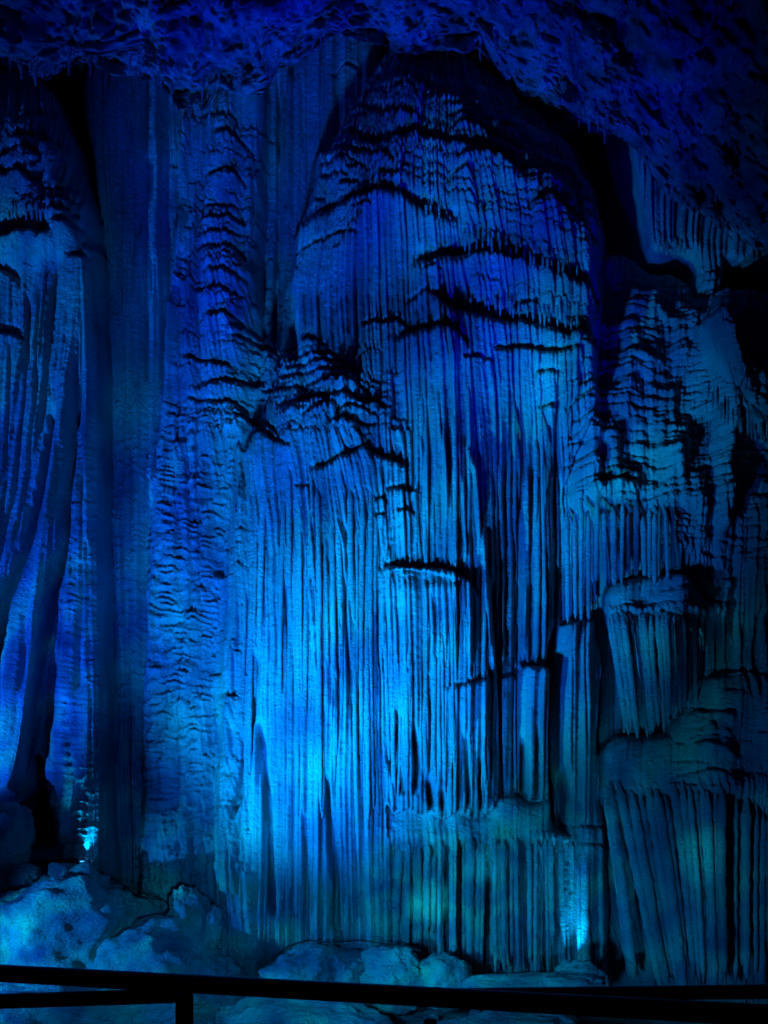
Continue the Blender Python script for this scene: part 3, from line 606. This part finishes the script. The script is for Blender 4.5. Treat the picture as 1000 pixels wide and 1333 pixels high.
# upper mushroom cap strands
u = 792.0
while u < 905:
    sd += 1; w = R.uniform(3.0, 5.0); vb = R.uniform(938, 962) - max(0, u - 850) * .75
    strand(ROOTS['upper_mushroom_cap'], u, 800 + R.uniform(-3, 5), u + .15 * (vb - 800) * max(.1, 1 - (u - 790) / 110), vb, w, out=.8 + R.uniform(-.6, .7), bow=R.uniform(-2, 2), taper=R.uniform(.55, .95), seed=sd)
    u += w * R.uniform(1.2, 2.3)
# organ pipes
u = 520.0
while u < 762:
    sd += 1; w = R.choice([2.4, 3.2, 4.0, 4.6, 6.4]) * R.uniform(.85, 1.15)
    vb = np.interp(u, [505, 580, 600, 625, 700, 722, 762], [1222, 1238, 1245, 1256, 1266, 1262, 1262]) + 9 + (R.uniform(-7, 4) if R.random() < .75 else R.uniform(-50, -10))
    strand(ROOTS['organ_pipe_base'], u, 1088 + R.uniform(-9, 30), u + R.uniform(-3, 3.5) + (u - 640) * .03, vb, w, out=.2 + R.uniform(-.4, .5), bow=R.uniform(-1, 1), taper=R.uniform(.65, 1.1), seed=sd, back=.03)
    u += w * R.uniform(1.1, 1.9)
# pipes under the terraced slope
u = 732.0
while u < 872:
    sd += 1; w = R.uniform(2.6, 4.6); vb = (812 if u < 772 else 758) + R.uniform(-8, 4)
    strand(ROOTS['terraced_slope'], u, 655 + R.uniform(-6, 18), u + R.uniform(-2, 3), vb, w, out=.1 + R.uniform(-.5, .4), taper=R.uniform(.6, 1.0), seed=sd, back=.12)
    u += w * R.uniform(1.9, 2.9)
# strands on the bright mound
for k in range(46):
    sd += 1; u = R.uniform(318, 500); vt = R.uniform(600, 800); ln = R.uniform(120, 420); w = R.uniform(2.2, 4.4)
    vb = min(1215, vt + ln)
    s0 = surf(u, vt); s1 = surf(u, vb)
    strand(ROOTS['bright_mound'], u, vt, u + R.uniform(-5, 5) + (u - 410) * .03, vb, w, Yfix=float(s0[1]), out=-.35, back=float(s1[1] - s0[1]), bow=R.uniform(-3, 3), taper=R.uniform(.5, .9), seed=sd)
for k in range(40):
    sd += 1; u = R.uniform(505, 640); vt = R.uniform(770, 900); vb = R.uniform(990, 1052); w = R.uniform(2.2, 4.4)
    s0 = surf(u, vt); s1 = surf(u, vb)
    strand(ROOTS['skirted_tier'], u, vt, u + R.uniform(-4, 4), vb, w, Yfix=float(s0[1]), out=-.25, back=float(s1[1] - s0[1]), bow=R.uniform(-3, 3), taper=R.uniform(.45, .9), seed=sd)
for k in range(26):
    sd += 1; u = R.uniform(525, 720); vt = R.uniform(480, 640); vb = vt + R.uniform(90, 330); w = R.uniform(2.2, 4.6)
    if vb > 735 and u < 625: vb = 732
    s0 = surf(u, vt); s1 = surf(u, vb)
    strand(ROOTS['great_dome'], u, vt, u + R.uniform(-3, 6), vb, w, Yfix=float(s0[1]), out=-.85, back=float(s1[1] - s0[1]), bow=R.uniform(-3, 3), taper=R.uniform(.5, .9), seed=sd)
# fringes of the big ledges of the dome and of the left and right lobes
def fringe(parent, pts, length, n, rpx, seed, back=0.02):
    p = np.array(pts, float)
    global sd
    for k in range(n):
        sd += 1; t = (k + R.uniform(.15, .85)) / n; u = p[0, 0] + (p[-1, 0] - p[0, 0]) * t; vb = np.interp(u, p[:, 0], p[:, 1]) - R.uniform(0, 7)
        L_ = length * R.uniform(.6, 1.2); s0 = surf(u, vb - L_)
        strand(parent, u, vb - L_, u + R.uniform(-1, 1), vb, rpx * R.uniform(.7, 1.2), out=-.1, taper=.45, tip=.25, seed=sd, back=back)
fringe(ROOTS['great_dome'], [(600,333),(640,333),(700,356),(770,384)], 26, 22, 2.2, 1)
fringe(ROOTS['great_dome'], [(610,408),(675,418),(770,444)], 24, 20, 2.2, 2)
fringe(ROOTS['great_dome'], [(550,280),(590,300)], 20, 6, 2.0, 3)
fringe(ROOTS['great_dome'], [(490,190),(540,190)], 16, 8, 1.8, 4)
fringe(ROOTS['fringed_lobe'], [(918,520),(940,552),(970,572),(1010,588)], 34, 16, 2.6, 5)
fringe(ROOTS['ceiling_drapery'], [(848,330),(895,338)], 26, 8, 2.8, 6)
fringe(ROOTS['lobed_flowstone'], [(0,292),(62,288)], 24, 10, 2.8, 7)
tag(strand(None, 75, 1012, 76, 1035, 4.5, Yfix=12.9, taper=.5, seed=901, name='short_stalactite'), 'stubby pale stalactite hanging alone at the mouth of the dark left cave', 'stalactite')

# inner sheet of stone deep in the left cave
nn = 24; uu, vv = np.meshgrid(np.linspace(0, 1, nn), np.linspace(0, 1, 60))
us = 30 + uu * 46 + (1 - vv) * 14 - 10 * vv * (1 - uu); vs_ = 800 + vv * (190 + 14 * np.sin(uu * 9) + 10 * (1 - uu))
ys = 13.35 - .25 * np.sin(uu * math.pi) + .05 * fbm(uu * 9, vv * 3, 3, 140)
co = np.stack([(us - 500) * ys / FPX, ys, CAMZ + (HOR - vs_) * ys / FPX], -1).reshape(-1, 3)
tag(mesh_obj('inner_drapery', co, grid_faces(60, nn), M_FLOW), 'greenish sheet of stone half hidden deep behind the blade drapery', 'drapery')

# ------------------------------------------------------------------ ceiling
lipc = np.array([(-260,60),(0,95),(50,120),(85,98),(130,98),(200,112),(232,152),(262,160),(285,128),(318,140),(345,135),(355,105),(400,88),(430,64),(480,68),(520,80),(560,84),(620,72),(650,112),(680,142),(740,158),(775,182),(810,192),(850,232),(880,272),(930,298),(960,318),(1000,348),(1260,430)], float)
NX, NS = 760, 380
uc = np.linspace(-260, 1260, NX)
lv = np.interp(uc, lipc[:, 0], lipc[:, 1])
yl = 12.15
xs = (uc - 500) * yl / FPX; zl = CAMZ + (HOR - lv) * yl / FPX + .30
s = np.concatenate([np.linspace(-2.2, 0, 60, endpoint=False), np.linspace(0, 1, NS - 60) ** 1.7 * 14.5])
SS, XX = np.meshgrid(s, xs, indexing='ij'); ZL = np.broadcast_to(zl, SS.shape)
zsm = np.convolve(np.pad(zl, 60, mode='edge'), np.ones(121) / 121, 'same')[60:-60]; ZS = np.broadcast_to(zsm, SS.shape)
k = np.exp(-np.maximum(SS, 0) / .5)
YY = yl - SS; 
ZZ = ZS + (ZL - ZS) * k + np.where(SS < 0, SS ** 2 * .9 + .1 * -SS, -.03 * SS)
YY = np.where(SS < 0, yl - SS * .9, YY)
px_, py_, pz_ = XX, YY, ZZ
def ridged(sc, seed, o=3):
    return 1 - 2 * np.abs(fbm3(px_ * sc, py_ * sc, pz_ * sc, o, seed))
d1 = fbm3(px_ * .7, py_ * .7, pz_ * .7, 3, 150); d2 = np.abs(fbm3(px_ * 1.5, py_ * 1.5, pz_ * 1.5, 2, 160)) * 2; d3 = np.abs(fbm3(px_ * 4.2, py_ * 4.2, pz_ * 4.2, 2, 170)) * 2 - .4; d4 = np.abs(fbm3(px_ * 11, py_ * 11, pz_ * 11, 2, 176)) * 2 - .4
lx = fbm3(px_ * 2 + 50, py_ * 2, pz_ * 2, 3, 180); ly = fbm3(px_ * 2, py_ * 2 + 40, pz_ * 2, 3, 185)
near = sm(np.abs(SS), 0, .6)
d5 = fbm3(px_ * 24, py_ * 24, pz_ * 24, 2, 178)
down = (.40 * d1 * near + (.50 * (d2 - .4) + .22 * d3 + .13 * d4) + .03 * d5)
ZZ = ZZ - down * .8; XX = XX + .10 * lx; YY = YY + .12 * ly - .75 * (.5 * (d2 - .4) + .22 * d3 + .14 * d4 + .03 * d5)
co = np.stack([XX, YY, ZZ], -1).reshape(-1, 3)
ceiling = mesh_obj('cave_ceiling', co, grid_faces(NS, NX)[:, ::-1], M_CEIL); ceiling['kind'] = 'structure'
CC = co.reshape(NS, NX, 3)
for kx in range(95):
    sd += 1
    uu_ = R.uniform(560, 1040) if kx < 75 else R.uniform(0, 420)
    i = int(np.clip((uu_ + 260) / 1520 * NX, 0, NX - 1)); j = R.randint(55, 230) if kx < 60 else R.randint(56, 90)
    q = CC[j, i]; L_ = R.uniform(.12, .38) * (1.9 if (uu_ > 930 and kx % 3 == 0) else 1); r_ = R.uniform(.018, .042)
    n = 7; path = [(q[0] + R.uniform(-.01, .01), q[1], q[2] + .12 - (L_ + .12) * t / (n - 1)) for t in range(n)]
    rad = [r_ * (1.5 - 1.25 * t / (n - 1)) for t in range(n)]
    tube(path, rad, 7, 'stalactite', M_CEIL, ceiling, sd, .25)

# ------------------------------------------------------------------ floor and boulders
fx = np.linspace(-11, 11, 420); fy = np.linspace(2.9, 14.6, 260); FX, FY = np.meshgrid(fx, fy)
def bump_at(cx, cy, h, rx, ry): return h * np.exp(-((FX - cx) / rx) ** 2 - ((FY - cy) / ry) ** 2)
FZ = -.95 + bump_at(-4.6, 12.2, 1.35, 1.9, 1.2) + bump_at(-2.6, 12.4, .35, 1.2, .8) + .16 * fbm(FX * .8, FY * .8, 4, 200) + .04 * fbm(FX * 5, FY * 5, 3, 205) - .35 * sm(FX, 1.0, 3.2)
fl = mesh_obj('cave_floor', np.stack([FX, FY, FZ], -1).reshape(-1, 3), grid_faces(260, 420), M_ROCK); fl['kind'] = 'structure'

def ico(sub):
    import bmesh
    bm = bmesh.new(); bmesh.ops.create_icosphere(bm, subdivisions=sub, radius=1)
    me = bpy.data.meshes.new('tmp'); bm.to_mesh(me); bm.free()
    v = np.zeros(len(me.vertices) * 3, np.float32); me.vertices.foreach_get('co', v)
    f = np.zeros(len(me.polygons) * 3, np.int32); me.polygons.foreach_get('vertices', f)
    bpy.data.meshes.remove(me); return v.reshape(-1, 3), f.reshape(-1, 3)
ICO = {3: ico(3), 5: ico(5), 6: ico(6)}
def rock(name, label, cu, cv, Y, rx, ry, rz, seed, sub=5, rough=.28, boxy=.35, group=None, rot=0):
    v, f = ICO[sub]; v = v.astype(np.float64)
    c = np.array(P(cu, cv, Y))
    m = np.max(np.abs(v), axis=1, keepdims=True); v = v * (1 - boxy) + (v / m) * boxy * .8
    o_ = seed * 3.7
    rq = np.random.default_rng(seed + 500); nk = rq.normal(size=(26, 3)); nk /= np.linalg.norm(nk, axis=1, keepdims=True); dk = rq.uniform(.72, 1.0, 26)
    un = v / np.linalg.norm(v, axis=1, keepdims=True); fac = (dk[None] / np.maximum(un @ nk.T, .05)).min(1); fac = np.minimum(fac, 1.2) * 1.12
    v = v * .3 + un * fac[:, None] * .7
    d = -.16 * np.abs(fbm3(v[:, 0] * 1.1 + o_ + 5, v[:, 1] * 1.1, v[:, 2] * 1.1, 3, 240)) + rough * 1.15 * fbm3(v[:, 0] * 1.3 + o_, v[:, 1] * 1.3, v[:, 2] * 1.3, 4, 210, .55) + .11 * fbm3(v[:, 0] * 5 + o_, v[:, 1] * 7, v[:, 2] * 7, 3, 220)
    crk = np.abs(fbm3(v[:, 0] * 2.0 + o_, v[:, 1] * 2.0 + 9, v[:, 2] * 1.4, 3, 230));
    v = v * (1 + d)[:, None] * np.array([rx, ry, rz])
    cr, sr = math.cos(rot), math.sin(rot)
    v = np.stack([v[:, 0] * cr + v[:, 2] * sr, v[:, 1], -v[:, 0] * sr + v[:, 2] * cr], -1)
    o = mesh_obj(name, v, f, M_ROCK); o.location = c
    return tag(o, label, 'rock', group)
rock('boulder', 'largest rounded boulder in the lower left corner under the dark cave', 75, 1235, 11.6, 1.15, .9, 1.02, 1, 6)
rock('boulder', 'sloping boulder to the right of the largest one, below the cables', 195, 1292, 11.5, 1.2, .8, .80, 2, 6, rot=.35)
rock('boulder', 'dim rounded boulder at the left edge beside the dark cave mouth', 2, 1100, 12.3, .42, .45, .62, 3, 5, .2)
rock('rock_slab', 'flat pale slab lying just below the small lit lamp', 122, 1153, 12.2, .40, .3, .13, 4, 5, .25)
rock('rock_stump', 'upright broken rock stump casting a shadow on the scalloped column', 244, 1198, 11.6, .29, .26, .44, 5, 6, .35, .6)
rock('rock', 'thin shard leaning against the right side of the rock stump', 276, 1212, 11.6, .12, .14, .33, 6, 5, .4, .6)
rock('rock_slab', 'angled slab wedged between the stump and the bright mound', 340, 1218, 11.75, .36, .22, .13, 7, 5, .3, .6, rot=-.55)
rock('boulder', 'low rounded boulder at the foot of the bright mound, beside the angled slab', 395, 1272, 11.3, .50, .5, .40, 8, 6, .2, .5)
rock('boulder', 'low blocky boulder between two rounded ones under the bright mound', 452, 1276, 11.25, .36, .4, .40, 9, 5, .2, .6)
rock('boulder', 'low wide rock below the gap between the bright mound and organ pipes', 515, 1277, 11.2, .44, .4, .42, 10, 6, .2, .5)
rock('boulder', 'squat teal tinted rock under the left end of the organ pipes', 575, 1281, 11.15, .40, .4, .38, 11, 5, .2, .5)
rock('rock_slab', 'long low slab under the right half of the organ pipes', 690, 1290, 10.9, .95, .4, .20, 12, 6, .15, .6, rot=-.02)
rock('boulder', 'smooth boulder below the railing left of the post', 100, 1345, 9.8, 1.3, .8, .62, 13, 6, .2)
rock('boulder', 'smooth boulder below the railing right of the post', 400, 1372, 9.6, 1.25, .8, .62, 14, 6, .18)
rock('boulder', 'smooth boulder below the railing under the organ pipes', 660, 1392, 9.6, 1.1, .8, .68, 15, 6, .18)
for kq in range(18):
    uq = R.uniform(-40, 830); vq = R.uniform(1262, 1330) if uq > 330 else R.uniform(1170, 1300) ; sq = R.uniform(.05, .15)
    yq = R.uniform(10.4, 11.6) if uq > 330 else R.uniform(11.0, 11.6)
    xq = (uq - 500) * yq / FPX
    g_ = np.array([xq, yq]); zq = float(FZ[int(np.clip((yq - 2.9) / 11.7 * 259, 0, 259)), int(np.clip((xq + 11) / 22 * 419, 0, 419))])
    rb = rock('rock_fragment', 'small broken rock fragment lying on the cave floor between the boulders', 500, 1060, 11, sq * R.uniform(.8, 1.5), sq, sq * R.uniform(.5, .9), 60 + kq, 3, .4, .6, 'rock fragments strewn between the boulders')
    rb.location = (xq, yq, zq + sq * .3); rb.rotation_euler = (R.uniform(-.4, .4), R.uniform(-.4, .4), R.uniform(0, 6))
rock('rock', 'low rock hiding the small lamp at the foot of the slender pipes', 752, 1281, 11.0, .34, .2, .27, 21, 5, .3)
rock('rock', 'knobbly small rock on top of the largest boulder at its left', 32, 1140, 12.0, .24, .2, .16, 16, 5, .3)
rock('rock', 'knobbly small rock on top of the largest boulder at its right', 84, 1136, 12.0, .20, .2, .15, 17, 5, .3)

# ------------------------------------------------------------------ lamps that show
from mathutils import Vector
def cyl(name, c, r, h, mat, parent, ax='Z', sides=24, r2=None):
    a = np.linspace(0, 2 * np.pi, sides, endpoint=False); r2 = r if r2 is None else r2
    rings = [(-h / 2, r * .94), (-h / 2 + .006, r), (h / 2 - .006, r2), (h / 2, r2 * .94)]
    co = np.concatenate([np.stack([q * np.cos(a), q * np.sin(a), np.full(sides, z)], -1) for z, q in rings] + [np.array([[0, 0, -h / 2], [0, 0, h / 2]])])
    fs = []
    for i in range(3):
        for s_ in range(sides): fs.append((i * sides + s_, i * sides + (s_ + 1) % sides, (i + 1) * sides + (s_ + 1) % sides, (i + 1) * sides + s_))
    for s_ in range(sides):
        fs.append((4 * sides, (s_ + 1) % sides, s_)); fs.append((4 * sides + 1, 3 * sides + s_, 3 * sides + (s_ + 1) % sides))
    me = bpy.data.meshes.new(name); me.from_pydata(co.tolist(), [], fs); me.materials.append(mat)
    o = bpy.data.objects.new(name, me); scene.collection.objects.link(o); o.parent = parent; o.location = c
    return o
def box(name, c, s, mat, parent=None, rot=(0, 0, 0), bev=.004):
    import bmesh
    bm = bmesh.new(); bmesh.ops.create_cube(bm, size=1)
    for v in bm.verts: v.co = Vector((v.co.x * s[0], v.co.y * s[1], v.co.z * s[2]))
    bmesh.ops.bevel(bm, geom=bm.edges[:], offset=bev, segments=2, affect='EDGES')
    me = bpy.data.meshes.new(name); bm.to_mesh(me); bm.free(); me.materials.append(mat)
    o = bpy.data.objects.new(name, me); scene.collection.objects.link(o); o.location = c; o.rotation_euler = rot
    if parent is not None: o.parent = parent
    return o
def uplight(label, loc, tgt, energy, lit=True):
    r = root('uplight', label, 'lamp', 'small round uplights at the foot of the wall', loc)
    cyl('lamp_housing', (0, 0, 0), .085, .11, M_LAMP, r, r2=.10)
    cyl('lens', (0, 0, .060), .082, .012, M_GLOW, r)
    cyl('rim', (0, 0, .046), .108, .016, M_LAMP, r)
    box('bracket', (0, 0, -.09), (.20, .03, .09), M_LAMP, r)
    lamp('uplight_beam', (loc[0], loc[1], loc[2] + .10), tgt, energy, (1, 1, 1), 52, 1.0, .03, ((0, .05, .35), (0, .34, 1.0), (0, .85, 1.1), 38.0, 2.7))
p1 = P(112, 1127, 12.28); uplight('small round uplight glowing at the foot of the rippled pillar', p1, P(117, 1000, 12.62), 90)
p2 = P(748, 1268, 11.72); uplight('small round uplight hidden low behind the rail, lighting the foot of the slender pipes', p2, P(747, 1120, 12.02), 130)
fb = root('floodlight', 'dark unlit box floodlight standing in the mouth of the left cave', 'lamp', None, P(57, 1112, 12.45))
box('housing', (0, 0, 0), (.46, .16, .20), M_LAMP, fb, (0, 0, .1)); box('front_glass', (0.01, -.088, .0), (.40, .012, .14), M_LENS, fb, (0, 0, .1))
for k in range(9): box('cooling_fin', (-.2 + k * .05, .0, .115), (.008, .14, .03), M_LAMP, fb, (0, 0, .1), .001)
box('stand', (0, 0, -.15), (.30, .06, .12), M_LAMP, fb)

def cable(label, pts, Y):
    co = [Vector(P(u, v, y)) for (u, v, y) in pts]
    path = []
    for a, b in zip(co[:-1], co[1:]):
        for t in range(6): path.append(a.lerp(b, t / 6))
    path.append(co[-1]); r = .010; n = len(path); vs = []; fs = []
    for i, p in enumerate(path):
        for s_ in range(6):
            a = s_ * math.pi / 3; vs.append((p[0], p[1] + r * math.cos(a), p[2] + r * math.sin(a)))
    for i in range(n - 1):
        for s_ in range(6): fs.append((i * 6 + s_, i * 6 + (s_ + 1) % 6, (i + 1) * 6 + (s_ + 1) % 6, (i + 1) * 6 + s_))
    me = bpy.data.meshes.new('cable'); me.from_pydata(vs, [], fs); me.materials.append(M_CABLE); o = bpy.data.objects.new('cable', me); scene.collection.objects.link(o)
    tag(o, label, 'cable')
cable('black cable sagging from the lit lamp towards the rock stump', [(118,1135,12.1),(140,1142,11.9),(160,1152,11.7),(185,1160,11.6),(205,1168,11.6),(222,1178,11.7)], 0)
cable('second black cable crossing the pale slab below the lit lamp', [(112,1138,12.1),(135,1150,11.8),(158,1150,11.7),(180,1166,11.6),(212,1172,11.6)], 0)
cable('thin black cable lying along the rocks under the bright mound', [(350,1250,10.9),(375,1232,11.0),(400,1224,11.0),(430,1227,11.0),(470,1224,11.0),(498,1228,11.0),(530,1232,11.0),(548,1238,11.0)], 0)

# ------------------------------------------------------------------ walkway and railing
dk = box('walkway', (0, 0.2, -.06), (14, 5.4, .12), M_DECK); dk['kind'] = 'structure'
rl = root('railing', 'black painted steel railing crossing the bottom of the view with one upright post', 'railing', None, (0, 0, 0))
def bar(name, a, b, r, parent, mat=M_RAIL):
    a = Vector(a); b = Vector(b); d = b - a
    o = cyl(name, (a + b) / 2, r, d.length, mat, parent, sides=20); o.rotation_mode = 'QUATERNION'; o.rotation_quaternion = d.to_track_quat('Z', 'Y'); return o
pa = Vector(P(-60, 1260, 3.06)); pb = Vector(P(1080, 1325, 2.34)); pb.z = pa.z = 1.06
for me_ in [bar('handrail', pa, pb, .030, rl)]: me_.data.polygons.foreach_set('use_smooth', [len(p.vertices) == 4 for p in me_.data.polygons])
post = Vector(P(240, 1300, 2.90))
box('post', (post.x, post.y, .50), (.056, .056, 1.04), M_RAIL, rl, (0, 0, .25))
bar('lower_rail', P(-80, 1306, 2.76), P(236, 1296, 2.90), .024, rl)
bar('lower_rail', P(246, 1348, 2.88), P(1080, 1412, 2.36), .022, rl)
r2 = root('railing', 'second black rail section just behind the main one at lower right', 'railing', None, (0, 0, 0))
bar('handrail', P(520, 1296, 3.5), P(1090, 1290, 3.2), .027, r2)
q = P(1120, 1290, 3.2); box('post', (q[0], q[1], q[2] / 2), (.05, .05, q[2]), M_RAIL, r2)
q = P(560, 1298, 3.48); box('post', (q[0], q[1], (q[2] - .08) / 2), (.05, .05, q[2] - .08), M_RAIL, r2)
